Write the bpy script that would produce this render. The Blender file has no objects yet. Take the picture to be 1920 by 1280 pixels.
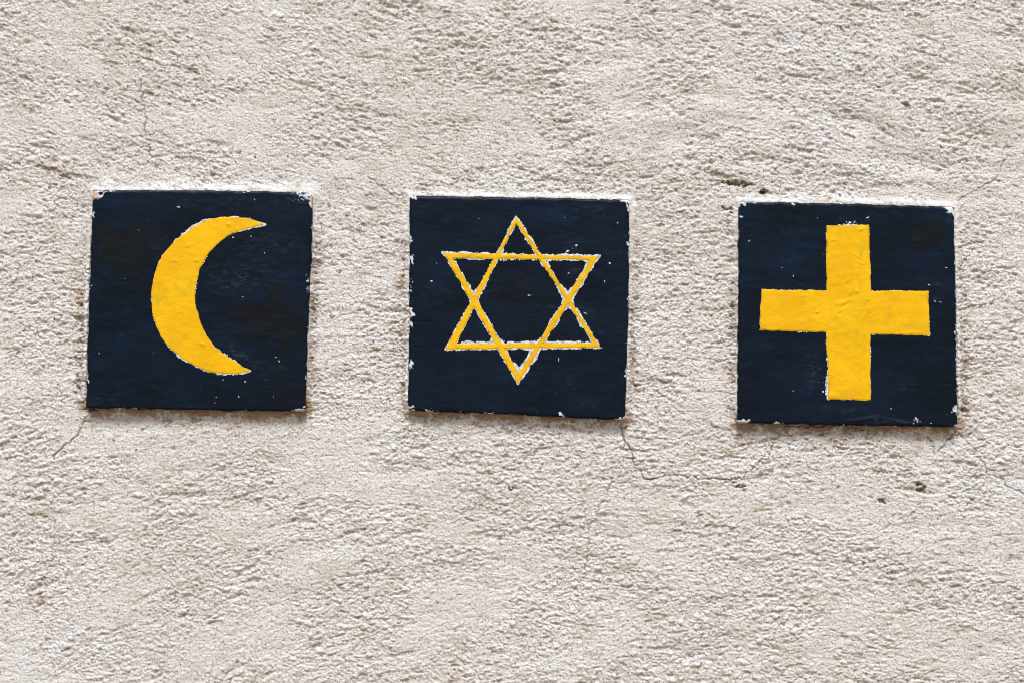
import bpy, math, numpy as np
from mathutils import Vector, Euler

R = math.radians
sc = bpy.context.scene
col = sc.collection

# ------------------------------------------------------------------ camera
W, H = 1920.0, 1280.0            # the photograph's own pixel grid
LENS, SENSOR = 50.0, 36.0
FPX = LENS / SENSOR * W
DIST = 0.976
EYE = Vector((0.0, -DIST, 1.50))
PITCH, ROLL = R(4.2), R(0.9)
cam_d = bpy.data.cameras.new('camera')
cam = bpy.data.objects.new('camera', cam_d)
col.objects.link(cam)
cam_d.lens = LENS; cam_d.sensor_width = SENSOR
cam_d.clip_start = 0.01; cam_d.clip_end = 5000
cam.location = EYE
CM = (Euler((R(90) + PITCH, 0, 0)).to_matrix() @ Euler((0, 0, ROLL)).to_matrix())
cam.rotation_euler = CM.to_euler()
sc.camera = cam
CMN = np.array(CM)

# ------------------------------------------------------------------ light
SUN_ELEV, SUN_AZ = R(58), R(-6)          # azimuth measured from straight in front of the wall
SKY_STRENGTH, SUN_STRENGTH, EXPOSURE = 0.05, 1.5, 1.43
world = bpy.data.worlds.new('World'); sc.world = world
world.use_nodes = True
wn = world.node_tree
bg = wn.nodes['Background']
sky = wn.nodes.new('ShaderNodeTexSky')
sky.sky_type = 'NISHITA'; sky.sun_disc = False
sky.sun_elevation = SUN_ELEV; sky.sun_rotation = math.pi + SUN_AZ
sky.air_density = 1.0; sky.dust_density = 3.0; sky.ozone_density = 1.0
wn.links.new(sky.outputs[0], bg.inputs['Color'])
bg.inputs['Strength'].default_value = SKY_STRENGTH
sd = bpy.data.lights.new('sun', 'SUN'); so = bpy.data.objects.new('sun', sd)
col.objects.link(so)
sd.energy = SUN_STRENGTH; sd.angle = R(18); sd.color = (1.0, 0.99, 0.975)
sv = Vector((math.sin(SUN_AZ) * math.cos(SUN_ELEV), -math.cos(SUN_AZ) * math.cos(SUN_ELEV), math.sin(SUN_ELEV)))
so.rotation_euler = sv.to_track_quat('Z', 'Y').to_euler()
so.location = (0, -3, 6)
sc.view_settings.view_transform = 'Standard'
sc.view_settings.look = 'None'
sc.view_settings.exposure = EXPOSURE
sc.view_settings.gamma = 1.0
sc.cycles.filter_width = 1.0

# ------------------------------------------------------------------ helpers
def at(px, py, y=0.0):
    """point of the plane Y = y that stands at a place of the photograph"""
    px = np.asarray(px, float); py = np.asarray(py, float)
    d = np.stack([(px - W / 2) / FPX, -(py - H / 2) / FPX, -np.ones_like(px)], -1) @ CMN.T
    t = (np.asarray(y, float) - EYE.y) / d[..., 1]
    return np.array(EYE) + d * t[..., None]

def smooth(a, b, x):
    t = np.clip((x - a) / (b - a), 0, 1)
    return t * t * (3 - 2 * t)

def spec_noise(shape, step, wl, aspect=1.0, ang=0.0, seed=0, width=0.55):
    """band-limited noise: wavelength wl (px), stretched by aspect along ang (degrees, up to the right)"""
    rng = np.random.default_rng(seed)
    F = np.fft.rfft2(rng.standard_normal(shape))
    fy = np.fft.fftfreq(shape[0], step)[:, None]; fx = np.fft.rfftfreq(shape[1], step)[None]
    a = R(-ang); u = fx * math.cos(a) + fy * math.sin(a); v = -fx * math.sin(a) + fy * math.cos(a)
    f = np.sqrt((u * aspect) ** 2 + v * v) + 1e-9
    F *= np.exp(-(np.log(f * wl) / width) ** 2 / 2) / f ** 0.5
    n = np.fft.irfft2(F, shape)
    return (n - n.mean()) / n.std()

def sdf_poly(pts, X, Y):
    """signed distance to a polygon, positive inside"""
    P = np.asarray(pts, float)
    d = np.full(X.shape, 1e18); ins = np.zeros(X.shape, bool)
    for i in range(len(P)):
        a, b = P[i], P[(i + 1) % len(P)]
        e = b - a
        wx, wy = X - a[0], Y - a[1]
        t = np.clip((wx * e[0] + wy * e[1]) / max(e @ e, 1e-9), 0, 1)
        d = np.minimum(d, (wx - e[0] * t) ** 2 + (wy - e[1] * t) ** 2)
        if a[1] != b[1]:
            c = ((a[1] <= Y) != (b[1] <= Y)) & (X < a[0] + (Y - a[1]) / (b[1] - a[1]) * e[0])
            ins ^= c
    return np.where(ins, 1, -1) * np.sqrt(d)

def inset(pts, r):
    P = np.asarray(pts, float); c = P.mean(0); out = []
    n = len(P)
    for i in range(n):
        a, b, d = P[i - 1], P[i], P[(i + 1) % n]
        e1 = (b - a) / np.linalg.norm(b - a); e2 = (d - b) / np.linalg.norm(d - b)
        n1 = np.array([-e1[1], e1[0]]); n2 = np.array([-e2[1], e2[0]])
        m = n1 + n2; m /= np.linalg.norm(m)
        k = r / max(m @ n1, .3)
        if (c - b) @ m < 0: k = -k
        out.append(b + m * k)
    return np.array(out)

def line_dist(pts, X, Y):
    d = np.full(X.shape, 1e18)
    P = np.asarray(pts, float)
    for a, b in zip(P[:-1], P[1:]):
        e = b - a; wx, wy = X - a[0], Y - a[1]
        t = np.clip((wx * e[0] + wy * e[1]) / max(e @ e, 1e-9), 0, 1)
        d = np.minimum(d, (wx - e[0] * t) ** 2 + (wy - e[1] * t) ** 2)
    return np.sqrt(d)

def blob(X, Y, cx, cy, rx, ry=None, ang=0):
    ry = ry or rx; a = R(-ang)
    u = (X - cx) * math.cos(a) + (Y - cy) * math.sin(a); v = -(X - cx) * math.sin(a) + (Y - cy) * math.cos(a)
    return np.exp(-(u / rx) ** 2 - (v / ry) ** 2)

def mesh_from(name, co, quads, polys, mats, attrs=None, parent=None, smooth_sh=True):
    """co (n,3); quads (m,4) array; polys list of lists; one linked object"""
    me = bpy.data.meshes.new(name)
    loops = [np.asarray(quads, np.int32).ravel()] if len(quads) else []
    starts = list(np.arange(len(quads)) * 4); tot = [4] * len(quads)
    k = len(quads) * 4
    ex = []
    for p in polys:
        starts.append(k); tot.append(len(p)); ex.extend(p); k += len(p)
    if ex: loops.append(np.asarray(ex, np.int32))
    L = np.concatenate(loops)
    me.vertices.add(len(co)); me.vertices.foreach_set('co', np.asarray(co, np.float32).ravel())
    me.loops.add(len(L)); me.loops.foreach_set('vertex_index', L)
    me.polygons.add(len(starts))
    me.polygons.foreach_set('loop_start', np.asarray(starts, np.int32))
    me.update(calc_edges=True)
    me.validate()
    me.polygons.foreach_set('use_smooth', np.full(len(me.polygons), smooth_sh, bool))
    for m in (mats if isinstance(mats, list) else [mats]): me.materials.append(m)
    for an, av in (attrs or {}).items():
        at_ = me.attributes.new(an, 'FLOAT', 'POINT')
        at_.data.foreach_set('value', np.asarray(av, np.float32).ravel())
    o = bpy.data.objects.new(name, me); col.objects.link(o)
    if parent: o.parent = parent
    return o

def fill_mesh(name, sdf, X, Y, height, back, mat, attrs, parent):
    """solid sheet over the region sdf > 0: front surface at height, straight rim down to back"""
    ny, nx = sdf.shape
    ins = sdf > 0
    need = ins.copy()
    vid = -np.ones(sdf.shape, np.int64)
    jj, ii = np.nonzero(need)
    vid[jj, ii] = np.arange(len(jj))
    px = list(X[jj, ii]); py = list(Y[jj, ii]); hh = list(height[jj, ii])
    av = {k: list(v[jj, ii]) for k, v in attrs.items()}
    full = ins[:-1, :-1] & ins[1:, :-1] & ins[:-1, 1:] & ins[1:, 1:]
    fj, fi = np.nonzero(full)
    quads = np.stack([vid[fj, fi], vid[fj + 1, fi], vid[fj + 1, fi + 1], vid[fj, fi + 1]], -1)
    anyc = (ins[:-1, :-1] | ins[1:, :-1] | ins[:-1, 1:] | ins[1:, 1:]) & ~full
    cross = {}
    def cv(a, b):
        k = (a, b) if a < b else (b, a)
        if k in cross: return cross[k]
        (j0, i0), (j1, i1) = k
        t = sdf[j0, i0] / (sdf[j0, i0] - sdf[j1, i1])
        t = min(max(t, .02), .98)
        n = len(px)
        px.append(X[j0, i0] * (1 - t) + X[j1, i1] * t); py.append(Y[j0, i0] * (1 - t) + Y[j1, i1] * t)
        hh.append(height[j0, i0] * (1 - t) + height[j1, i1] * t)
        for kk, v in attrs.items(): av[kk].append(v[j0, i0] * (1 - t) + v[j1, i1] * t)
        cross[k] = n
        return n
    polys, rim = [], []
    for j, i in zip(*np.nonzero(anyc)):
        c = [(j, i), (j + 1, i), (j + 1, i + 1), (j, i + 1)]
        s = [ins[q] for q in c]
        ring = []
        for q in range(4):
            a, b = c[q], c[(q + 1) % 4]
            if s[q]: ring.append((int(vid[a]), 0))
            if s[q] != s[(q + 1) % 4]: ring.append((cv(a, b), 1 if s[q] else 2))   # 1 = leaving, 2 = entering
        if sum(s) == 2 and s[0] == s[2]:              # saddle: cut two corners
            for q in range(4):
                if s[q]:
                    e0 = cv(c[q - 1], c[q]); e1 = cv(c[q], c[(q + 1) % 4])
                    polys.append([e0, int(vid[c[q]]), e1]); rim.append((e1, e0))
            continue
        polys.append([r[0] for r in ring])
        for q in range(len(ring)):
            a, b = ring[q], ring[(q + 1) % len(ring)]
            if a[1] == 1 and b[1] == 2: rim.append((a[0], b[0]))
    n0 = len(px); rmap = {}
    for a, b in rim:
        for v in (a, b):
            if v not in rmap:
                rmap[v] = (len(px), len(px) + 1)
                for q in (0, 1):
                    px.append(px[v]); py.append(py[v]); hh.append(hh[v] if q == 0 else back)
                    for kk in av: av[kk].append(av[kk][v])
    for a, b in rim:
        polys.append([rmap[b][0], rmap[a][0], rmap[a][1], rmap[b][1]])
    px, py, hh = map(np.array, (px, py, hh))
    ref = back if back > 0 else float(hh.mean())
    co = at(px, py, -FACE)
    co[:, 1] = -hh
    return mesh_from(name, co, quads, polys, mat, av, parent)

def tag(o, label=None, cat=None, group=None, kind=None):
    for k, v in (('label', label), ('category', cat), ('group', group), ('kind', kind)):
        if v: o[k] = v
    return o

class Nodes:
    """small shorthand for building a procedural material"""
    def __init__(s, name):
        s.m = bpy.data.materials.new(name); s.m.use_nodes = True
        s.t = s.m.node_tree; s.b = s.t.nodes['Principled BSDF']
        s.co = s.t.nodes.new('ShaderNodeTexCoord').outputs['Object']
    def put(s, sock, v):
        if isinstance(v, bpy.types.NodeSocket): s.t.links.new(v, sock)
        else: sock.default_value = v
    def noise(s, scale, detail=3, rough=.55, stretch=None, dist=0):
        n = s.t.nodes.new('ShaderNodeTexNoise'); v = s.co
        if stretch:
            mp = s.t.nodes.new('ShaderNodeMapping'); mp.inputs['Scale'].default_value = stretch
            s.t.links.new(v, mp.inputs['Vector']); v = mp.outputs[0]
        s.t.links.new(v, n.inputs['Vector'])
        n.inputs['Scale'].default_value = scale; n.inputs['Detail'].default_value = detail
        n.inputs['Roughness'].default_value = rough; n.inputs['Distortion'].default_value = dist
        return n.outputs['Fac']
    def attr(s, name):
        a = s.t.nodes.new('ShaderNodeAttribute'); a.attribute_name = name
        return a.outputs['Fac']
    def math(s, op, a, b=0.0, clamp=False):
        n = s.t.nodes.new('ShaderNodeMath'); n.operation = op; n.use_clamp = clamp
        s.put(n.inputs[0], a); s.put(n.inputs[1], b)
        return n.outputs[0]
    def ramp(s, v, a, b, lo=0.0, hi=1.0):
        n = s.t.nodes.new('ShaderNodeMapRange'); n.interpolation_type = 'SMOOTHSTEP'
        s.put(n.inputs['Value'], v)
        n.inputs['From Min'].default_value = a; n.inputs['From Max'].default_value = b
        n.inputs['To Min'].default_value = lo; n.inputs['To Max'].default_value = hi
        return n.outputs[0]
    def mix(s, f, a, b):
        n = s.t.nodes.new('ShaderNodeMix'); n.data_type = 'RGBA'
        s.put(n.inputs[0], f)
        for k, v in ((6, a), (7, b)):
            s.put(n.inputs[k], v if isinstance(v, bpy.types.NodeSocket) else (*v, 1))
        return n.outputs[2]
    def bump(s, h, dist, strength=1.0):
        n = s.t.nodes.new('ShaderNodeBump'); s.put(n.inputs['Height'], h)
        n.inputs['Distance'].default_value = dist; n.inputs['Strength'].default_value = strength
        s.t.links.new(n.outputs[0], s.b.inputs['Normal'])
    def done(s, color, rough):
        s.put(s.b.inputs['Base Color'], color if isinstance(color, bpy.types.NodeSocket) else (*color, 1))
        s.put(s.b.inputs['Roughness'], rough)
        return s.m

# ------------------------------------------------------------------ materials
def mat_plaster():
    n = Nodes('plaster')
    big = n.noise(7, 4, .6); mid = n.noise(45, 4, .6, (1, 1, 1.8)); fine = n.noise(640, 3, .6)
    c = n.mix(n.ramp(big, .35, .65), (.65, .64, .61), (.69, .69, .685))
    c = n.mix(n.ramp(mid, .47, .70, 0, .5), c, (.49, .435, .345))
    c = n.mix(n.ramp(fine, .53, .68, 0, .8), c, (.33, .25, .165))
    c = n.mix(n.ramp(n.noise(560, 2, .5), .64, .69, 0, .8), c, (.13, .105, .085))
    c = n.mix(n.ramp(n.noise(330, 2), .64, .72, 0, .6), c, (.83, .82, .83))
    c = n.mix(n.math('MULTIPLY', n.attr('lime'), n.ramp(n.noise(220, 4, .7), .3, .55)), c, (.80, .785, .765))
    dn = n.math('ADD', n.attr('dirt_shade'), n.ramp(n.noise(260, 5, .75), .3, .7, -.5, .5))
    c = n.mix(n.ramp(dn, .2, 1.0, 0, .8), c, (.27, .175, .09))  # stains, plus shade painted into pits and below the tiles
    c = n.mix(n.attr('crack_and_pit_shade'), c, (.12, .085, .058))  # dark crack lines, plus painted shade in the deep holes
    n.bump(n.math('ADD', n.noise(760, 3, .7), n.math('MULTIPLY', n.noise(1500, 2, .5), .4)), .0013, 1.0)
    n.b.inputs['Specular IOR Level'].default_value = .25
    return n.done(c, .93)

def mat_navy():
    n = Nodes('navy_paint')
    a = n.noise(22, 5, .6, (1, 1, 1.3)); st = n.noise(70, 5, .7, (.6, 1, 1.6), .6); f = n.noise(500, 3)
    c = n.mix(n.ramp(a, .35, .68), (.0022, .0058, .0112), (.0030, .0088, .0200))
    c = n.mix(n.ramp(st, .54, .76, 0, .6), c, (.005, .016, .045))
    pt = n.math('ADD', n.attr('patch'), n.ramp(n.noise(75, 4, .6), .2, .8, -.35, .35))
    c = n.mix(n.ramp(pt, .05, 1.15, 0, .85), c, (.0058, .0064, .0062))
    scf = n.math('MULTIPLY', n.attr('scuff'), n.ramp(n.noise(260, 5, .75, (.6, 1, 1.6), .5), .46, .66))
    c = n.mix(n.math('MULTIPLY', scf, .11, True), c, (.20, .27, .40))
    w = n.math('ADD', n.attr('wear'), n.ramp(n.noise(380, 4, .7), .2, .8, -.42, .42))
    wm = n.ramp(w, .42, .66)
    c = n.mix(wm, c, (.52, .56, .60))
    cl = n.ramp(n.math('ADD', n.attr('clay'), n.ramp(n.noise(300, 3), .2, .8, -.3, .3)), .4, .65)
    c = n.mix(cl, c, (.50, .37, .30))
    n.bump(n.math('ADD', n.math('MULTIPLY', n.noise(80, 4, .6, (.7, 1, 1.5)), 1.0), n.math('MULTIPLY', f, .18)), .0007, .8)
    n.b.inputs['Specular IOR Level'].default_value = .09
    return n.done(c, n.mix(wm, (.42, .42, .42), (.8, .8, .8)))

def mat_yellow():
    n = Nodes('yellow_paint')
    a = n.noise(40, 5, .6); b = n.noise(95, 5, .65)
    c = n.mix(n.ramp(a, .35, .65), (.66, .36, .002), (.71, .415, .003))
    c = n.mix(n.ramp(b, .52, .76, 0, .55), c, (.46, .33, .012))
    c = n.mix(n.ramp(n.noise(70, 5, .65, (1.6, 1, .7)), .56, .72, 0, .5), c, (.40, .31, .015))
    c = n.mix(n.math('MULTIPLY', n.attr('thin'), n.ramp(n.noise(200, 4, .7), .3, .6), True), c, (.20, .19, .02))
    n.bump(n.math('ADD', n.noise(150, 4, .6, (1, 1, 1)), n.math('MULTIPLY', n.noise(500, 2), .2)), .0009, .28)
    n.b.inputs['Specular IOR Level'].default_value = .16
    return n.done(c, .38)

def mat_primer():
    n = Nodes('white_primer')
    c = n.mix(n.ramp(n.noise(420, 4, .7), .42, .66, 0, .75), (.60, .61, .62), (.12, .145, .19))
    n.bump(n.noise(600, 3), .0006, .6)
    return n.done(c, .8)

def mat_plain(name, c1, c2, scale, rough):
    n = Nodes(name)
    return n.done(n.mix(n.ramp(n.noise(scale, 4, .6), .3, .7), c1, c2), rough)

M_PLASTER, M_NAVY, M_YELLOW, M_PRIMER = mat_plaster(), mat_navy(), mat_yellow(), mat_primer()
M_FLECK = mat_plain('fleck_paint', (.62, .66, .72), (.40, .46, .55), 300, .7)
M_GRIT_B = mat_plain('blue_grey_grit', (.33, .345, .385), (.50, .515, .57), 700, .6)
M_GRIT_D = mat_plain('dark_grit', (.05, .05, .055), (.15, .14, .14), 700, .7)
M_GROUND = mat_plain('ground_paving', (.25, .165, .09), (.32, .22, .125), 3, .9)

# ------------------------------------------------------------------ layout taken from the photograph
FACE = 0.0072                                  # how far a tile's front stands out of the wall
TILES = [
    np.array([(174, 357), (380, 357), (584, 361), (584, 470), (577, 600), (572, 771), (370, 768), (160, 765), (166, 560)], float),
    np.array([(768, 367), (980, 370), (1180, 375), (1179, 580), (1172, 787), (970, 777), (765, 769), (767, 560)], float),
    np.array([(1387, 378), (1590, 382), (1789, 388), (1793, 590), (1796, 800), (1600, 797), (1383, 792), (1385, 590)], float),
]
def z2p(pts, ox, oy): return [(ox + x * .375, oy + y * .375) for x, y in pts]
CRESCENT = z2p([(955, 243), (900, 222), (840, 208), (780, 205), (720, 208), (660, 220), (600, 250), (550, 285), (500, 325), (455, 375),
    (420, 430), (400, 490), (385, 560), (382, 620), (390, 690), (405, 745), (430, 800), (480, 865), (540, 915), (600, 950), (660, 975),
    (720, 988), (780, 990), (830, 985), (880, 972), (840, 950), (790, 915), (740, 885), (700, 850), (660, 800), (630, 730), (607, 655),
    (602, 600), (608, 540), (625, 470), (650, 420), (680, 375), (720, 335), (770, 300), (830, 275), (890, 260)], 140, 330)
STAR = [z2p(p, 740, 340) for p in (
    [(608, 170), (246, 843), (1037, 832)], [(607, 216), (312, 808), (988, 804)],
    [(238, 355), (1027, 372), (616, 1017)], [(297, 389), (970, 398), (620, 950)])]
CROSS = z2p([(533, 196), (640, 194), (745, 190), (748, 300), (752, 420), (755, 522), (900, 520), (1042, 523), (1046, 640), (1049, 745),
    (900, 740), (752, 738), (752, 900), (755, 1067), (650, 1063), (540, 1062), (537, 900), (530, 728), (400, 724), (198, 718),
    (200, 610), (210, 513), (350, 518), (533, 517), (530, 350)], 1350, 350)
rng = np.random.default_rng(11)

def jag(pts, n_sub, amp, seed):
    r = np.random.default_rng(seed)
    P = [np.array(p, float) for p in pts]; out = [P[0]]
    for a, b in zip(P[:-1], P[1:]):
        e = b - a; nrm = np.array([-e[1], e[0]]) / (np.linalg.norm(e) + 1e-9)
        k = max(2, int(np.linalg.norm(e) / n_sub))
        for q in range(1, k + 1):
            out.append(a + e * q / k + (nrm * r.normal(0, amp) if q < k else 0))
    return out

CRACKS = [   # points, half width, strength
    ([(1163, 795), (1168, 818), (1181, 840), (1190, 868)], 1.5, 1.0),
    ([(1190, 870), (1205, 893), (1220, 899), (1248, 890), (1285, 891), (1315, 898), (1365, 898), (1395, 894), (1410, 880), (1424, 864), (1442, 855), (1448, 835), (1462, 815)], 1.2, .8),
    ([(1166, 872), (1160, 893), (1143, 912), (1138, 932), (1122, 948), (1121, 968), (1106, 984), (1104, 1010), (1102, 1040), (1096, 1075), (1085, 1092), (1083, 1125), (1088, 1150)], 1.0, .6),
    ([(262, 150), (268, 180), (271, 215), (273, 232), (270, 245), (281, 270), (282, 300)], 1.1, .8),
    ([(163, 780), (155, 800), (140, 820), (120, 834), (104, 850), (102, 862)], 1.3, .85),
    ([(1792, 808), (1783, 822), (1770, 836), (1760, 845)], 3.0, 1.0),
    ([(1795, 808), (1812, 824), (1840, 862), (1858, 890), (1880, 896), (1890, 912), (1920, 924)], 1.2, .72),
    ([(1795, 378), (1820, 364), (1845, 348), (1872, 330), (1885, 300)], 1.1, .6),
    ([(690, 333), (706, 345), (720, 356), (735, 364), (755, 368)], 1.1, .7),
    ([(622, 348), (638, 335), (655, 336), (662, 342)], 1.1, .6),
    ([(100, 925), (103, 960), (104, 1000), (98, 1030)], 1.1, .5),
    ([(1470, 800), (1500, 798), (1530, 799), (1565, 797)], 2.0, .9),
    ([(1590, 802), (1600, 800), (1602, 806), (1640, 802)], 2.0, .7),
    ([(1740, 818), (1750, 834), (1752, 850)], 2.2, .7),
    ([(852, 230), (856, 262), (850, 285)], .9, .4),
    ([(560, 905), (575, 930), (570, 965)], .8, .3),
]
HOLES = [   # x, y, rx, ry, depth mm, angle
    (1430, 361, 7, 5, 3.0, 15), (1363, 391, 11, 4, 1.6, 10), (1384, 344, 32, 5, 1.9, -6), (1728, 916, 10, 8, 2.2, -40), (1385, 910, 12, 5, 1.8, 0),
    (958, 912, 5, 4, 1.8, -40), (990, 968, 6, 4, 1.3, 0), (985, 993, 8, 4, 1.2, 0), (1654, 936, 7, 4, 1.7, 20), (1650, 885, 14, 4, 1.2, 0),
    (1340, 1125, 20, 6, 1.1, 0), (1205, 968, 12, 4, .9, 0), (1405, 1034, 12, 4, .9, 0), (1418, 1035, 10, 4, .9, 0), (400, 1167, 12, 4, 1.2, 8),
    (320, 1118, 10, 4, 1.1, 14), (350, 1130, 16, 4, .9, 12), (100, 1047, 8, 5, 1.2, 30), (100, 1090, 12, 5, 1.0, 20), (28, 998, 6, 5, 1.2, 20),
    (115, 325, 22, 5, 1.3, -25), (95, 318, 10, 4, 1.3, -20), (340, 127, 16, 4, 1.2, -10), (270, 95, 14, 5, 1.1, -15), (240, 60, 14, 4, 1.2, -12), (362, 132, 7, 5, 1.4, 0),
    (1395, 250, 22, 4, 1.1, -12), (1365, 245, 20, 4, .9, 5), (1700, 198, 9, 5, 1.5, -20), (1585, 208, 24, 4, 1.1, -4), (1610, 127, 12, 4, .9, 12), (1840, 240, 12, 5, 1.1, -20),
    (1578, 58, 5, 5, 1.3, 45), (1550, 70, 3, 7, 1.1, 0), (1890, 278, 6, 8, 1.1, 0), (1485, 20, 16, 4, 1.0, 8), (868, 92, 26, 4, 1.1, -5), (1000, 60, 22, 4, .9, 6),
    (1355, 1190, 16, 4, .8, 0), (1870, 1006, 10, 4, .9, 0), (1775, 1057, 10, 4, .9, 0), (1420, 300, 70, 6, .8, 2), (1350, 330, 60, 5, .7, 0), (1690, 348, 80, 7, .8, 3),
    (1120, 310, 60, 4, .8, 2), (700, 110, 40, 4, .7, -5), (540, 200, 40, 4, .6, 4), (850, 1180, 30, 4, .7, 8), (650, 1080, 30, 4, .7, 12), (470, 1005, 16, 4, .8, 14),
    (210, 120, 10, 7, 1.0, -20), (60, 210, 10, 6, .9, 0), (150, 600, 8, 9, 1.0, 0), (130, 410, 12, 6, 1.0, 0), (90, 560, 10, 6, .8, 0), (70, 700, 9, 6, .9, 0),
    (172, 768, 8, 4, 1.8, 0), (1620, 806, 12, 4, 1.2, 10), (1805, 768, 7, 5, 1.6, 0), (1818, 812, 6, 4, 1.4, 0), (700, 366, 10, 3, .9, 15), (1250, 600, 12, 5, .8, 0),
]

# ------------------------------------------------------------------ the wall: one relief sheet
STEP = 1.5
LX0, LY0 = -620.0, -520.0
NXL, NYL = int(3160 / STEP), int(2320 / STEP)
lx = LX0 + np.arange(NXL) * STEP; ly = LY0 + np.arange(NYL) * STEP
LXX, LYY = np.meshgrid(lx, ly)
SH = (NYL, NXL)

SAND = 2.05

def wall_relief():
    sn = lambda *a, **k: spec_noise(SH, STEP, *a, **k)
    low = sn(420, 1.3, 0, seed=1); low2 = sn(170, 1.8, 5, seed=2)
    # direction of the trowel: level in the middle, rising to the right lower left, falling at the upper right
    tilt = (np.clip((LYY - 640) / 640, -1.2, 1.2) * 30 * smooth(1250, 350, LXX) - smooth(1200, 1800, LXX) * smooth(560, 100, LYY) * 14
            + 4 * low)
    def field(wl, asp, seed, width):
        angs = (-24, -8, 8, 24); lay = [sn(wl, asp, a, seed=seed, width=width) for a in angs]
        t = np.clip((tilt + 24) / 16, 0, 2.999); k = t.astype(int); f = t - k
        L = np.stack(lay); jj, ii = np.indices(SH)
        return (L[k, jj, ii] * (1 - f) + L[k + 1, jj, ii] * f) / np.sqrt((1 - f) ** 2 + f ** 2)
    iso = smooth(300, 20, LXX + 40 * low2)                      # granular, undirected at the left edge
    sm = smooth(-.3, 1.4, low2 + .8 * blob(LXX, LYY, 520, 290, 330, 70) * 2 + 1.2 * blob(LXX, LYY, 1830, 960, 150, 110)
                + .8 * blob(LXX, LYY, 1150, 270, 250, 40) + .7 * blob(LXX, LYY, 700, 560, 110, 240) + blob(LXX, LYY, 380, 820, 260, 60)
                + .8 * blob(LXX, LYY, 330, 1080, 130, 70))
    # single sand grains: low domes of mixed size, packed at random, the higher one wins
    r = np.random.default_rng(8)
    sand = np.zeros(SH)
    for n, r0, r1 in ((260000, 1.6, 2.4), (60000, 2.4, 3.6), (9000, 3.6, 5.2)):
        n = int(n * 1.15)
        cx = r.uniform(6, NXL - 7, n); cy = r.uniform(6, NYL - 7, n); rad = r.uniform(r0, r1, n) / STEP; hg = rad * STEP * r.uniform(.06, .15, n)
        asp = r.uniform(1.0, 1.6, n); i0 = cx.astype(int); j0 = cy.astype(int); m = int(r1 / STEP * 1.5) + 1
        for dj in range(-m, m + 1):
            for di in range(-m, m + 1):
                q = 1 - ((i0 + di - cx) / asp) ** 2 / rad ** 2 - (j0 + dj - cy) ** 2 / rad ** 2
                k = q > 0
                if k.any(): np.maximum.at(sand, (j0[k] + dj, i0[k] + di), hg[k] * np.sqrt(q[k]))
    # sand grain: many sizes at once, slightly drawn out along the trowel's stroke
    ga = sn(3.8, 1.1, 0, seed=15, width=.45); gb = field(6.2, 1.35, 20, .6); gc = field(10.5, 1.7, 30, .6); gd = field(19, 2.2, 40, .6)
    gi = sn(8, 1.05, 0, seed=6, width=.6)
    gc = gc * (1 - .7 * iso) + .8 * gi * iso
    tops = lambda n: np.where(n > .5, .5 + (n - .5) * .45, n)
    grain = .10 * ga + .09 * tops(gb) + .09 * tops(gc) + .085 * tops(gd) + SAND * sand
    # drag marks and torn pits, sparse and of mixed length
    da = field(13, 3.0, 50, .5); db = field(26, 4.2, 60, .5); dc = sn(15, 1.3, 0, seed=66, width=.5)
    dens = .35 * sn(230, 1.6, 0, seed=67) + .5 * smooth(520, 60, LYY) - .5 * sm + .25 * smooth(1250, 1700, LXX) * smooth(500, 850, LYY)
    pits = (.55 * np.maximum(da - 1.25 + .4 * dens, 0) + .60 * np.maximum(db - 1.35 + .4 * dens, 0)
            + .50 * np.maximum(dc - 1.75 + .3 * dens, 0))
    crumbs = .35 * np.maximum(sn(9, 1.2, 0, seed=68, width=.5) - 1.5, 0)
    g5 = field(75, 4.5, 70, .45)
    h = (1.08 - .6 * sm) * grain - .85 * np.minimum(pits, 1.6) * (1 - .45 * sm) + crumbs + (.14 + .26 * smooth(1000, 1350, LXX) * smooth(60, 160, LYY) * smooth(380, 300, LYY)) * g5 + .12 * low2 + .25 * low
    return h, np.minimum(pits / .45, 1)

LIP = (4.0, 0.0, 2.5)                          # extra mortar on the lip above each tile

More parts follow.
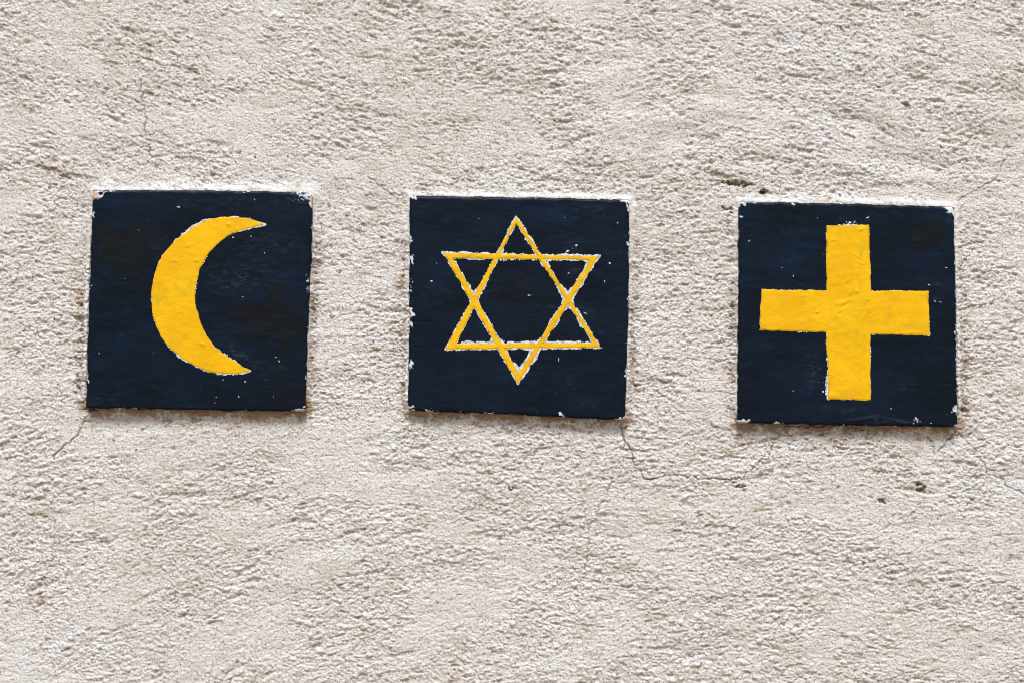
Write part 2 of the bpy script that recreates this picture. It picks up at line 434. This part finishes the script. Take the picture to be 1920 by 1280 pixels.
def build_wall():
    h, torn = wall_relief()                      # mm
    lime = np.zeros(SH); dirt_shade = np.zeros(SH); crk_pit_shade = np.zeros(SH)
    nz = spec_noise(SH, STEP, 14, 1.4, 0, seed=70); nl = spec_noise(SH, STEP, 60, 1.4, 0, seed=71)
    nf = spec_noise(SH, STEP, 5.5, 1.2, 0, seed=74)
    inside = np.full(SH, -1e9)
    for ti, P in enumerate(TILES):
        x0, y0 = P.min(0) - 110; x1, y1 = P.max(0) + 110
        i0, i1 = np.searchsorted(lx, [x0, x1]); j0, j1 = np.searchsorted(ly, [y0, y1])
        s = np.s_[j0:j1, i0:i1]
        X, Y = LXX[s], LYY[s]
        d = sdf_poly(P, X, Y)
        inside[s] = np.maximum(inside[s], d)
        e = np.maximum(-d, 0)
        cx, cy = P.mean(0)
        up = smooth(.2, .95, (cy - Y) / 210); dn = smooth(.85, 1.0, (Y - cy) / 206); sd_ = (1 - up) * (1 - dn)
        # mortar bedding: rises towards the tile, as a lip on top, thinner at the sides, hollowed below
        lip = up * 2.2 * np.exp(-(e / np.clip(7 + 3 * nl[s] + LIP[ti] * smooth(cx - 120, cx - 60, X), 4, 22)) ** 2) + sd_ * 3.6 * np.exp(-(e / 9) ** 2) + dn * 1.2 * np.exp(-(e / 12) ** 2)
        cut = smooth(18, 2, e) * (.5 * up + .0 * sd_ + .15 * dn)
        h[s] = h[s] * (1 - cut) + lip + .35 * sd_ * np.minimum(nz[s], .3) * smooth(34, 10, e)
        h[s] -= sd_ * 1.1 * np.maximum(nz[s] - .1, 0) * np.exp(-((e - 12) / 9) ** 2)
        lime[s] = np.maximum(lime[s], (1 - .75 * smooth(cx - 70, cx - 120, X) * (ti == 0)) * up * smooth(11, 2, e + 5 * nl[s] + 2 * nz[s] - .5 * LIP[ti]) * .6)
        lime[s] = np.maximum(lime[s], sd_ * smooth(7, 3, e) * .5)
        dd = dn * (np.exp(-(e / 13) ** 2) * 1.0 + .33 * np.exp(-(e / 34) ** 2)) * (.8 + .3 * nl[s])  # brown stain below the tile, strengthened to paint in its shadow
        dd = np.maximum(dd, sd_ * np.exp(-((e - 13) / 13) ** 2) * .48 * (.75 + .4 * nl[s]))
        dirt_shade[s] = np.maximum(dirt_shade[s], dd)
        h[s] = np.where(d > 3, -2.0, h[s])
    for q, (pts, w, st) in enumerate(CRACKS):
        P = np.array(jag(pts, 5, 1.9, 200 + q))
        x0, y0 = P.min(0) - 20; x1, y1 = P.max(0) + 20
        i0, i1 = np.searchsorted(lx, [x0, x1]); j0, j1 = np.searchsorted(ly, [y0, y1]); s = np.s_[j0:j1, i0:i1]
        d = line_dist(P, LXX[s], LYY[s]); ww = w * .6 * (1 + .4 * np.clip(nl[s], -1.5, 1.5))
        k = smooth(ww + 1.0, ww * .2, d)
        h[s] -= 1.4 * st * k
        crk_pit_shade[s] = np.maximum(crk_pit_shade[s], k * st * np.clip(.6 + .55 * nz[s], .08, 1))
    for (x, y, rx, ry, dep, a) in HOLES:
        m = max(rx, ry) * 3
        i0, i1 = np.searchsorted(lx, [x - m, x + m]); j0, j1 = np.searchsorted(ly, [y - m, y + m]); s = np.s_[j0:j1, i0:i1]
        b = blob(LXX[s] + 3.2 * nz[s], LYY[s] + 1.5 * nl[s] + 1.2 * nz[s], x, y, rx, ry, a)
        b = b * np.clip(1 + .35 * nf[s], .3, 1.4)
        dep = 1.5 * dep if dep >= 1.5 else .85 * dep
        h[s] -= dep * smooth(.2, .75, b)
        crk_pit_shade[s] = np.maximum(crk_pit_shade[s], smooth(.35, .9, b) * np.clip((dep - 1.4) / 2.2, 0, .9))  # deepest holes darkened in colour to stand for their shade
        dirt_shade[s] = np.maximum(dirt_shade[s], b * min(dep / 2.4, 1) * .85)  # hole shade painted brown, stronger with depth
    nlow = spec_noise(SH, STEP, 240, 1.3, 10, seed=72); nm = spec_noise(SH, STEP, 36, 2.2, 5, seed=73)
    dirt_shade += .34 * torn                          # pit shade painted into the colour, browner with depth
    dirt_shade += .05 * np.clip(nlow - .2, 0, 2) + .06 * np.clip(nm - .7, 0, 2)
    dirt_shade += .22 * blob(LXX, LYY, 130, 340, 90, 40, -20) + .16 * blob(LXX, LYY, 290, 120, 140, 60) + .15 * blob(LXX, LYY, 90, 1080, 70, 120)
    # grid lines: every lattice line inside the frame, thinning out around it
    def pick(c, lo, hi):
        n = len(c); a, b = np.searchsorted(c, [lo, hi]); ids = list(range(a, b))
        k = a; st = 1.0; left = []
        while k > 0: st = min(st * 1.12, 12); k = max(0, k - int(round(st))); left.append(k)
        k = b - 1; st = 1.0; right = []
        while k < n - 1: st = min(st * 1.12, 12); k = min(n - 1, k + int(round(st))); right.append(k)
        return np.array(left[::-1] + ids + right)
    ix = pick(lx, -30, 1950); iy = pick(ly, -30, 1310)
    sub = np.ix_(iy, ix)
    hx, dx_, cx_, lm_ = h[sub] / 1000, dirt_shade[sub], crk_pit_shade[sub], lime[sub]
    co = at(LXX[sub], LYY[sub], 0.0); co[..., 1] = -hx
    ny, nx = hx.shape
    # four plain outer bands carry the wall on beyond the relief sheet
    idx = np.arange(ny * nx).reshape(ny, nx)
    keep = ~((inside[sub][:-1, :-1] > 14) & (inside[sub][1:, 1:] > 14))
    q = np.stack([idx[:-1, :-1], idx[1:, :-1], idx[1:, 1:], idx[:-1, 1:]], -1)[keep]
    co = co.reshape(-1, 3)
    ring = np.concatenate([idx[0, :], idx[1:, -1], idx[-1, -2::-1], idx[-2:0:-1, 0]])     # clockwise from upper left
    c0 = co[ring]; ctr = np.array([0, 0, 1.55])
    out = c0.copy(); k = 3.2
    out[:, 0] = c0[:, 0] * k; out[:, 2] = np.maximum((c0[:, 2] - ctr[2]) * k + ctr[2], -.05); out[:, 1] = 0
    n0 = len(co); nr = len(ring)
    co = np.concatenate([co, out])
    a = np.arange(nr); b = (a + 1) % nr
    q2 = np.stack([ring[a], ring[b], n0 + b, n0 + a], -1)
    pad = lambda v: np.concatenate([v.ravel(), np.zeros(nr)])
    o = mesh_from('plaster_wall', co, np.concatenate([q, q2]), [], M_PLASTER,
                  dict(dirt_shade=np.clip(pad(dx_), 0, 1.2), crack_and_pit_shade=np.clip(pad(cx_), 0, 1), lime=pad(lm_)))
    tag(o, 'rough cream plaster wall with fine cracks and brown stains behind the three tiles', 'wall')
    return o, h

wall, WALL_H = build_wall()

# grit: small stones showing in the plaster
def build_grit():
    r = np.random.default_rng(4)
    ico_v = np.array([(0, 0, 1), (.9, 0, .45), (.28, .85, .45), (-.72, .53, .45), (-.72, -.53, .45), (.28, -.85, .45),
                      (.72, .53, -.45), (-.28, .85, -.45), (-.9, 0, -.45), (-.28, -.85, -.45), (.72, -.53, -.45), (0, 0, -1)])
    ico_f = [(0, 1, 2), (0, 2, 3), (0, 3, 4), (0, 4, 5), (0, 5, 1), (1, 6, 2), (2, 7, 3), (3, 8, 4), (4, 9, 5), (5, 10, 1),
             (6, 7, 2), (7, 8, 3), (8, 9, 4), (9, 10, 5), (10, 6, 1), (7, 6, 11), (8, 7, 11), (9, 8, 11), (10, 9, 11), (6, 10, 11)]
    known = [(1478, 936, 5, 0), (1465, 868, 3, 0), (1738, 804, 3, 0), (355, 269, 4, 0), (348, 275, 3, 0), (436, 187, 4, 0), (449, 283, 5, 0), (295, 178, 4, 0),
             (203, 160, 2.5, 1), (122, 188, 2.5, 1), (313, 793, 5, 0), (239, 850, 4, 0), (213, 824, 2.2, 1), (255, 843, 2, 1), (687, 363, 5, 0), (700, 387, 5, 0),
             (594, 452, 5, 0), (651, 404, 3, 1), (1148, 826, 3, 0), (1137, 848, 2.5, 1), (1619, 1053, 2.5, 1), (1605, 1056, 3, 0), (1468, 996, 2.5, 1), (1470, 1022, 2.5, 0),
             (1882, 879, 2.5, 1), (1829, 938, 4, 0), (1648, 163, 3, 1), (1718, 80, 2.5, 0), (1742, 190, 4, 0), (1800, 153, 3.5, 0), (1594, 466, 2, 1),
             (735, 160, 4, 0), (830, 175, 3, 0), (1225, 400, 3, 0), (1290, 645, 3.5, 0), (1230, 560, 2.5, 1), (640, 700, 3, 0), (700, 640, 2.5, 1), (610, 560, 3, 0)]
    for kind, name, mat in ((0, 'pale_grit', M_GRIT_B), (1, 'dark_grit', M_GRIT_D)):
        items = [(x, y, s) for x, y, s, k in known if k == kind]
        for _ in range(190 if kind == 0 else 900):
            items.append((r.uniform(-60, 1980), r.uniform(-60, 1340), r.uniform(1.2, 2.9) if kind == 0 else .8 + 1.1 * r.random() ** 3))
        V, F = [], []
        for x, y, s in items:
            if any(p[:, 0].min() - 6 < x < p[:, 0].max() + 6 and p[:, 1].min() - 6 < y < p[:, 1].max() + 6 for p in TILES): continue
            i = int((x - LX0) / STEP); j = int((y - LY0) / STEP)
            hz = WALL_H[j - 1:j + 2, i - 1:i + 2].mean() / 1000
            c = at(x, y, 0.0); m = s * .000366
            v = ico_v * (1 + r.uniform(-.28, .28, (12, 1))) * np.array([r.uniform(.8, 1.3), .6, r.uniform(.7, 1.1)]) * m
            a = r.uniform(-.6, .6); ca, sa = math.cos(a), math.sin(a)
            v = np.stack([v[:, 0] * ca - v[:, 2] * sa, v[:, 1], v[:, 0] * sa + v[:, 2] * ca], -1)
            n = len(V) * 12
            V.append(v + np.array([c[0], -hz - .1 * m, c[2]])); F += [[n + q for q in f] for f in ico_f]
        o = mesh_from(name, np.concatenate(V), [], F, mat, None, wall, smooth_sh=False)
        o['kind'] = 'stuff'
build_grit()

# ------------------------------------------------------------------ the tiles
TS = 1.8                                         # lattice of the tiles, px
def tile(ti, label, emblem_name, emblem_sdf, wear_spots, clay_spots, patches, scuffs, primer, ridges, flecks, base_fringe, lumps, shrink=0.0):
    P = TILES[ti]
    x0, y0 = P.min(0) - 12; x1, y1 = P.max(0) + 12
    X, Y = np.meshgrid(np.arange(x0, x1, TS), np.arange(y0, y1, TS))
    sn = lambda wl, asp=1, ang=0, sd=0, w=.5: spec_noise(X.shape, TS, wl, asp, ang, seed=900 + 50 * ti + sd, width=w)
    rad = 6.0
    d = sdf_poly(inset(P, rad), X, Y) + rad
    d += .5 * sn(40, sd=1) + .15 * sn(9, sd=2)
    chipn = np.clip(sn(16, sd=3) - 1.3, 0, 2)
    d -= chipn * 1.3 * smooth(14, 2, d)
    for (x, y, rx, ry, k) in wear_spots:
        if k > 1: d -= (k - 1) * 5 * blob(X, Y, x, y, rx, ry) * smooth(16, 2, d)
    relief = .00006 * sn(70, 1.5, 0, 4) + .00003 * sn(22, 1.6, 0, 5)            # hand-made face, brush marks
    for (x, y, rx, ry, a, hgt) in lumps: relief += 1.5 * hgt / 1000 * blob(X, Y, x, y, rx, ry, a)
    for pts, w, hgt in ridges: relief += hgt / 1000 * np.exp(-(line_dist(pts, X, Y) / w) ** 2)
    edge = 5.5 + 1.2 * np.clip(sn(60, sd=6), -1, 1)
    t = np.clip(d / edge, 0, 1)
    face = FACE - .0013 * (1 - np.sqrt(np.clip(1 - (1 - t) ** 2, 0, 1))) + relief * t
    e = np.maximum(d, 0)
    nb = np.clip(sn(70, sd=7) * .5 + .5, 0, 1.3)
    wear = .17 * np.exp(-(e / 2.2) ** 2) * (.35 + .8 * nb) + .14 * np.exp(-(e / 9) ** 2) * np.clip(sn(30, sd=8), 0, 2) * .8
    for (x, y, rx, ry, k) in wear_spots: wear += min(k, 1.0) * blob(X + 2 * sn(14, sd=9), Y + 2 * sn(14, sd=10), x, y, rx, ry)
    clay = np.zeros(X.shape)
    for (x, y, rx, ry) in clay_spots: clay += 1.1 * blob(X, Y, x, y, rx, ry)
    clay += .2 * np.exp(-(e / 1.5) ** 2)
    patch = np.zeros(X.shape)
    for (x, y, rx, ry, k) in patches: patch += k * blob(X + 10 * sn(60, sd=11), Y + 14 * sn(60, sd=12), x, y, rx, ry)
    scuff = np.zeros(X.shape)
    for (x, y, rx, ry, a, k) in scuffs: scuff += k * blob(X, Y, x, y, rx, ry, a)
    root = bpy.data.objects.new('painted_tile', None); col.objects.link(root)
    c = at(*P.mean(0), 0.0); root.location = c; root.empty_display_size = .05
    tag(root, label, 'tile', 'painted symbol tiles in a row on the wall')
    parts = [fill_mesh('slab', d, X, Y, face, -.001, M_NAVY, dict(wear=wear, clay=clay, patch=patch, scuff=scuff), root)]
    # paint layers on a finer lattice
    FS = 1.0
    def up(A):                                    # sample a tile field on the finer lattice
        u = np.clip((XF - x0) / TS, 0, X.shape[1] - 1.001); v = np.clip((YF - y0) / TS, 0, X.shape[0] - 1.001)
        i = u.astype(int); j = v.astype(int); fu = u - i; fv = v - j
        return (A[j, i] * (1 - fu) + A[j, i + 1] * fu) * (1 - fv) + (A[j + 1, i] * (1 - fu) + A[j + 1, i + 1] * fu) * fv
    XF, YF = np.meshgrid(np.arange(x0 + 20, x1 - 20, FS), np.arange(y0 + 20, y1 - 20, FS))
    fn = lambda wl, asp=1, ang=0, sd=0, w=.5: spec_noise(XF.shape, FS, wl, asp, ang, seed=1500 + 50 * ti + sd, width=w)
    s = emblem_sdf(XF, YF) - shrink + .4 * fn(28, sd=1) + .12 * fn(7, sd=2)
    ff = up(face)
    # white primer showing in a ragged line round the paint
    wdt = .7 * base_fringe + (.6 + .12 * base_fringe) * fn(24, sd=3) + .65 * fn(5, sd=4) - .3
    for (x, y, rx, ry, a, k) in primer: wdt += (.75 * k if k < 5 else k) * blob(XF, YF, x, y, rx, ry, a)
    sp = np.minimum(s + np.minimum(wdt, 14), 6 + 0 * s)
    sp = np.where(s > 4, -1, sp)                  # nothing needed under the middle of the paint
    hp = ff + .00004 + .00016 * smooth(0, 1.6, sp) * .5 + .000015 * np.clip(fn(5, sd=5), -1.5, 1.5)
    parts.append(fill_mesh('primer_fringe', sp, XF, YF, hp, FACE - .0009, M_PRIMER, {}, root))
    he = ff + .00006 + .00024 * smooth(-.3, 2.4, s) + .00002 * np.clip(fn(26, sd=6), -2, 2) + .000012 * np.clip(fn(8, sd=7), -1.5, 2)
    thin = smooth(3.2, .4, s) * np.clip(.45 + .5 * fn(20, sd=8), 0, 1)
    parts.append(fill_mesh(emblem_name, s, XF, YF, he, FACE - .0009, M_YELLOW, dict(thin=thin), root))
    # flecks of bare or splashed paint on the navy
    r = np.random.default_rng(30 + ti); V, F = [], []
    spots = list(flecks)
    for _ in range(16):
        x, y = r.uniform(x0 + 22, x1 - 22), r.uniform(y0 + 22, y1 - 22)
        spots.append((x, y, r.uniform(.35, .8), r.uniform(.3, .7), r.uniform(0, 180)))
    for (x, y, rx, ry, a) in spots:
        i, j = int((x - x0) / TS), int((y - y0) / TS)
        iF, jF = int(np.clip((x - x0 - 20) / FS, 0, XF.shape[1] - 1)), int(np.clip((y - y0 - 20) / FS, 0, XF.shape[0] - 1))
        if s[jF, iF] > -3: continue
        hz = face[j, i]; k = 8; n = len(V)
        an = np.arange(k) * 2 * math.pi / k; rr = r.uniform(.65, 1.25, k); ca, sa = math.cos(R(-a)), math.sin(R(-a))
        u, v = np.cos(an) * rx * rr, np.sin(an) * ry * rr
        pp = at(x + u * ca - v * sa, y + u * sa + v * ca, -FACE); pp[:, 1] = -hz + .0001
        top = at(x, y, -FACE); top[1] = -hz - .00016
        V += list(pp) + [top]
        F += [[n + (q + 1) % k, n + q, n + k] for q in range(k)]
    fo = mesh_from('paint_flecks', np.array(V), [], F, M_FLECK, None, root); fo['kind'] = 'stuff'
    parts.append(fo)
    for o in parts: o.matrix_parent_inverse = root.matrix_basis.inverted()
    return root

Z = lambda ox, oy: (lambda x, y: (ox + x * .375, oy + y * .375))
def zs(o, rows):                                 # rows in enlarged coordinates: x, y, rx, ry, rest
    return [(o[0] + q[0] * .375, o[1] + q[1] * .375, q[2] * .375, q[3] * .375, *q[4:]) for q in rows]

o1, o2, o3 = (140, 330), (740, 340), (1350, 350)
tile(0, 'dark blue painted tile with a yellow crescent moon', 'crescent', lambda X, Y: sdf_poly(CRESCENT, X, Y),
    wear_spots=zs(o1, [(105, 95, 34, 26, 1.5), (165, 75, 40, 8, .5), (1160, 95, 60, 10, .75), (1150, 118, 60, 6, .6), (1180, 140, 14, 20, .7), (95, 200, 9, 50, .6),
        (1130, 1170, 40, 9, 1.1), (300, 1162, 60, 6, .5), (200, 1160, 40, 5, .5), (75, 560, 6, 80, .4), (60, 1000, 6, 80, .45), (860, 80, 30, 6, .5), (1165, 520, 6, 60, .4)]),
    clay_spots=zs(o1, [(100, 92, 18, 20), (1183, 110, 8, 22), (1140, 1168, 22, 6)]),
    patches=zs(o1, [(260, 400, 130, 170, .95), (180, 300, 80, 110, .6), (900, 680, 190, 130, .95), (1060, 760, 110, 130, .8), (1000, 1060, 160, 90, .75), (420, 330, 50, 90, .4)]),
    scuffs=zs(o1, [(820, 500, 150, 70, 0, .7), (830, 900, 110, 26, -35, 1.0), (1120, 120, 90, 24, 3, 1.0), (150, 350, 60, 12, 50, .6), (430, 330, 40, 20, 45, .7), (700, 130, 260, 40, 0, .4), (120, 1120, 90, 30, 0, .5), (960, 350, 160, 90, 0, .45), (1020, 960, 60, 14, 10, .5)]),
    primer=zs(o1, [(600, 245, 120, 22, 28, 3.6), (560, 275, 60, 16, 35, 2.4), (930, 246, 36, 18, 0, 4.0), (860, 268, 70, 14, 16, 3.0), (790, 305, 22, 12, 30, 2.6), (520, 905, 70, 20, -38, 3.4), (620, 965, 60, 14, -20, 2.2),
        (780, 995, 110, 18, 0, 3.4), (860, 982, 26, 18, 0, 3.0), (770, 895, 60, 12, -38, 2.2), (640, 440, 18, 60, 60, 1.6), (800, 205, 60, 10, 0, 2.0), (610, 540, 10, 50, 0, 1.4)]),
    ridges=[([(o1[0] + 730 * .375, o1[1] + 850 * .375), (o1[0] + 920 * .375, o1[1] + 960 * .375)], 4, .10)],
    flecks=zs(o1, [(852, 1027, 9, 5, 20), (820, 1102, 7, 6, 0), (742, 1018, 4, 4, 0), (995, 1102, 4, 3, 0), (1022, 925, 4, 9, 20), (1005, 905, 6, 3, 0), (840, 604, 5, 4, 0),
        (395, 884, 3, 3, 0), (122, 885, 4, 4, 0), (882, 302, 7, 3, 10), (520, 156, 12, 5, 0), (900, 118, 8, 3, 60), (950, 385, 4, 7, 20), (320, 272, 3, 3, 0), (792, 308, 9, 5, 0),
        (708, 1104, 6, 4, 0), (700, 1132, 6, 3, 0), (955, 1016, 3, 2, 0), (630, 1050, 3, 3, 0), (250, 515, 3, 3, 0)]),
    base_fringe=-.7,
    lumps=zs(o1, [(520, 155, 14, 10, 0, .22), (770, 243, 9, 9, 0, .4), (240, 778, 16, 18, 0, -.3), (705, 590, 10, 10, 0, .25), (482, 1052, 14, 16, 0, -.3), (390, 1058, 16, 16, 0, .2), (610, 424, 9, 6, 0, .25), (640, 840, 14, 8, -30, .25), (500, 425, 24, 6, 0, .2), (565, 350, 16, 10, 0, .2)]))

def star_sdf(X, Y):
    a = np.minimum(sdf_poly(STAR[0], X, Y), -sdf_poly(STAR[1], X, Y)); b = np.minimum(sdf_poly(STAR[2], X, Y), -sdf_poly(STAR[3], X, Y))
    return np.maximum(a, b)
tile(1, 'dark blue painted tile with a thin yellow six-pointed star outline', 'star', star_sdf,
    wear_spots=zs(o2, [(95, 82, 20, 12, 1.0), (1165, 120, 12, 40, .8), (80, 285, 10, 26, .75), (84, 390, 12, 24, 1.2), (85, 655, 10, 24, 1.1), (84, 720, 9, 18, 1.1), (82, 910, 9, 22, .9), (75, 1130, 20, 16, 1.1),
        (180, 1146, 50, 6, .8), (1160, 960, 8, 30, .6), (1168, 330, 7, 90, .4), (1168, 600, 7, 60, .4), (840, 1166, 16, 6, 1.0), (440, 1160, 50, 5, .5), (700, 1182, 60, 6, .45), (1120, 1190, 40, 6, .7), (1150, 96, 26, 6, .7), (80, 520, 7, 60, .5)]),
    clay_spots=zs(o2, [(70, 700, 5, 60), (1150, 1180, 14, 8)]),
    patches=zs(o2, [(620, 560, 190, 170, .6), (330, 480, 70, 50, .45), (880, 700, 90, 60, .5), (500, 180, 260, 80, .3), (420, 1080, 260, 60, .2)]),
    scuffs=zs(o2, [(900, 320, 60, 26, 20, .9), (940, 640, 50, 22, -20, .8), (560, 85, 80, 14, 0, .7), (1000, 150, 120, 30, 0, .45), (140, 130, 60, 40, 0, .5), (870, 1000, 30, 30, 0, .7), (980, 1120, 40, 40, 0, .6), (760, 630, 70, 20, 0, .5), (200, 560, 60, 60, 0, .35), (900, 450, 40, 30, 0, .6)]),
    primer=zs(o2, [(620, 945, 26, 36, 0, 10.0), (690, 870, 30, 40, 0, 8.0), (862, 580, 34, 40, 0, 6.5), (770, 410, 40, 18, 0, 2.8), (400, 570, 34, 40, 0, 3.0), (930, 700, 40, 26, -55, 3.5), (520, 350, 60, 14, 0, 2.4),
        (250, 358, 50, 14, 0, 3.6), (380, 352, 70, 12, 0, 3.2), (1020, 372, 30, 24, 0, 3.5), (900, 365, 100, 14, 0, 2.6), (970, 410, 30, 26, 60, 4.0), (420, 800, 120, 12, 0, 4.6), (640, 800, 110, 12, 0, 3.4), (860, 800, 130, 12, 0, 4.6),
        (600, 828, 80, 10, 0, 2.6), (930, 505, 22, 70, 30, 3.0), (790, 690, 24, 80, 30, 3.2), (330, 700, 18, 80, 28, 1.6), (460, 690, 20, 60, -30, 2.0), (510, 790, 30, 26, 0, 2.5), (660, 930, 18, 60, 32, 3.0), (550, 900, 14, 80, -30, 2.0), (607, 180, 16, 22, 0, 2.2), (590, 240, 30, 30, 0, 2.2), (680, 290, 26, 50, -32, 1.6),
        (400, 842, 150, 8, 0, 1.6), (900, 836, 140, 8, 0, 2.0), (560, 400, 60, 10, 0, 2.2), (350, 400, 60, 10, 0, 2.0), (880, 396, 80, 10, 0, 2.0)]),
    ridges=[([(o2[0] + 80 * .375, o2[1] + 703 * .375), (o2[0] + 185 * .375, o2[1] + 706 * .375)], 2, -.22), ([(o2[0] + 400 * .375, o2[1] + 575 * .375), (o2[0] + 540 * .375, o2[1] + 545 * .375)], 2, .12)],
    flecks=zs(o2, [(865, 350, 20, 7, 25), (908, 322, 10, 8, 40), (890, 335, 5, 4, 0), (1075, 409, 9, 7, 0), (1115, 208, 4, 7, -20), (820, 892, 2.5, 20, -5), (370, 355, 12, 8, 0), (420, 188, 3, 3, 0), (850, 182, 3, 3, 0),
        (930, 400, 4, 3, 0), (955, 660, 16, 4, -25), (870, 460, 10, 3, 20), (680, 572, 14, 3, -10), (325, 768, 7, 5, 0), (928, 705, 10, 8, 0), (835, 1165, 12, 4, 0), (590, 84, 10, 3, 0), (1020, 94, 8, 3, 0), (1050, 500, 3, 8, 0), (210, 410, 4, 3, 0), (185, 500, 10, 6, 0)]),
    base_fringe=1.0, shrink=.9,
    lumps=zs(o2, [(685, 572, 14, 6, 0, .25), (370, 370, 14, 10, 0, .35), (690, 1120, 16, 14, 0, -.25), (980, 1120, 20, 20, 0, .2), (870, 995, 14, 14, 0, .2), (420, 376, 14, 8, 0, .25), (940, 490, 10, 14, 0, .2), (560, 375, 14, 8, 0, .2)]))

tile(2, 'dark blue painted tile with a thick yellow cross', 'cross', lambda X, Y: sdf_poly(CROSS, X, Y),
    wear_spots=zs(o3, [(1155, 112, 22, 26, .95), (105, 84, 20, 12, .6), (120, 1172, 36, 12, 1.1), (1175, 1115, 12, 20, .9), (1170, 1190, 16, 10, .6), (1184, 800, 6, 160, .55), (1182, 400, 5, 160, .5), (105, 155, 8, 10, .7), (96, 300, 6, 60, .4),
        (290, 1180, 22, 8, .8), (600, 78, 20, 5, .6), (160, 74, 40, 5, .6), (370, 90, 12, 6, .5), (880, 1200, 20, 5, .6), (980, 1168, 10, 14, .5)]),
    clay_spots=zs(o3, [(110, 1178, 24, 8), (1188, 900, 4, 60)]),
    patches=zs(o3, [(1045, 240, 46, 78, 1.15), (1060, 180, 20, 30, .5), (300, 640, 60, 40, .2)]),
    scuffs=zs(o3, [(640, 175, 60, 16, 0, 1.0), (740, 160, 34, 12, 20, .9), (460, 900, 40, 80, 0, .7), (470, 985, 40, 50, 0, .7), (830, 1165, 120, 16, -4, 1.0), (1090, 572, 30, 10, -30, 1.0), (920, 995, 70, 26, 0, .6), (1040, 490, 90, 16, 0, .6), (980, 265, 40, 12, 0, .7),
        (380, 215, 60, 14, 0, .5), (145, 275, 24, 10, 30, .8), (640, 1110, 200, 30, 0, .4), (330, 380, 60, 40, 0, .4), (1130, 405, 20, 8, -20, .6), (380, 500, 220, 12, 0, .4), (1150, 120, 40, 40, 0, .9)]),
    primer=zs(o3, [(530, 900, 12, 90, 0, 3.0), (528, 1020, 14, 60, 0, 5.0), (757, 820, 10, 60, 0, 2.8), (765, 740, 20, 12, 0, 2.5), (650, 186, 40, 10, 0, 3.2), (524, 250, 12, 50, 0, 2.2), (340, 514, 40, 8, 0, 2.2), (756, 460, 8, 60, 0, 1.6), (770, 518, 20, 8, 0, 2.4), (1050, 720, 8, 40, 0, 2.0),
        (430, 726, 60, 8, 0, 1.2), (600, 192, 60, 8, 0, 1.4), (540, 1066, 20, 10, 0, 2.0)]),
    ridges=[([(o3[0] + x * .375, o3[1] + y * .375) for x, y in ((640, 1170), (700, 1165), (760, 1152), (790, 1150), (850, 1168), (930, 1180), (1010, 1185))], 3.2, .55),
            ([(o3[0] + x * .375, o3[1] + y * .375) for x, y in ((590, 585), (625, 580), (655, 565))], 3.5, .28), ([(o3[0] + x * .375, o3[1] + y * .375) for x, y in ((610, 605), (650, 575))], 2.6, -.25),
            ([(o3[0] + x * .375, o3[1] + y * .375) for x, y in ((715, 660), (735, 615), (750, 605), (748, 625))], 2, .18), ([(o3[0] + x * .375, o3[1] + y * .375) for x, y in ((690, 420), (682, 445), (695, 465))], 2.2, .22)],
    flecks=zs(o3, [(650, 180, 12, 8, 0), (632, 178, 6, 3, 40), (672, 178, 5, 8, -40), (1045, 492, 8, 5, 0), (1075, 573, 14, 3, -35), (1102, 577, 12, 2.5, -20), (366, 448, 5, 5, 0), (488, 157, 3, 3, 0), (104, 152, 5, 8, 30), (740, 155, 16, 5, 20), (520, 340, 3, 3, 0),
        (855, 1108, 3, 6, 0), (970, 1166, 3, 12, 0), (990, 1164, 3, 10, 0), (1000, 1172, 3, 8, 0), (1055, 1180, 4, 4, 0), (880, 1195, 6, 4, 0), (372, 92, 9, 4, 0), (1130, 406, 8, 3, 0), (515, 1025, 7, 10, 0), (760, 1025, 4, 8, 0), (145, 272, 14, 3, 25), (310, 405, 3, 3, 0), (365, 1020, 8, 3, 45)]),
    base_fringe=-.9,
    lumps=zs(o3, [(485, 628, 8, 8, 0, .55), (485, 628, 16, 16, 0, -.25), (366, 448, 9, 9, 0, .3), (705, 215, 16, 7, 20, .3), (685, 525, 8, 10, 0, .35), (650, 535, 8, 12, 0, .25), (600, 635, 10, 7, 30, -.25), (570, 268, 12, 6, 0, .2), (420, 545, 10, 6, 0, .2), (740, 565, 9, 6, 0, .2),
        (690, 350, 24, 5, -30, .16), (700, 380, 24, 4, -30, .16), (560, 940, 18, 5, -30, .16), (215, 685, 18, 5, -40, .16), (850, 940, 12, 12, 0, .2), (560, 1040, 14, 8, 0, .18), (1000, 540, 30, 6, 0, .14), (960, 730, 30, 6, 8, .16), (640, 470, 20, 5, 30, .16)]))

# ------------------------------------------------------------------ the ground in front of the wall
gv = [(-400, -800, 0), (400, -800, 0), (400, .3, 0), (-400, .3, 0)]
g = mesh_from('ground', np.array(gv), np.array([[0, 1, 2, 3]]), [], M_GROUND)
tag(g, kind='structure')
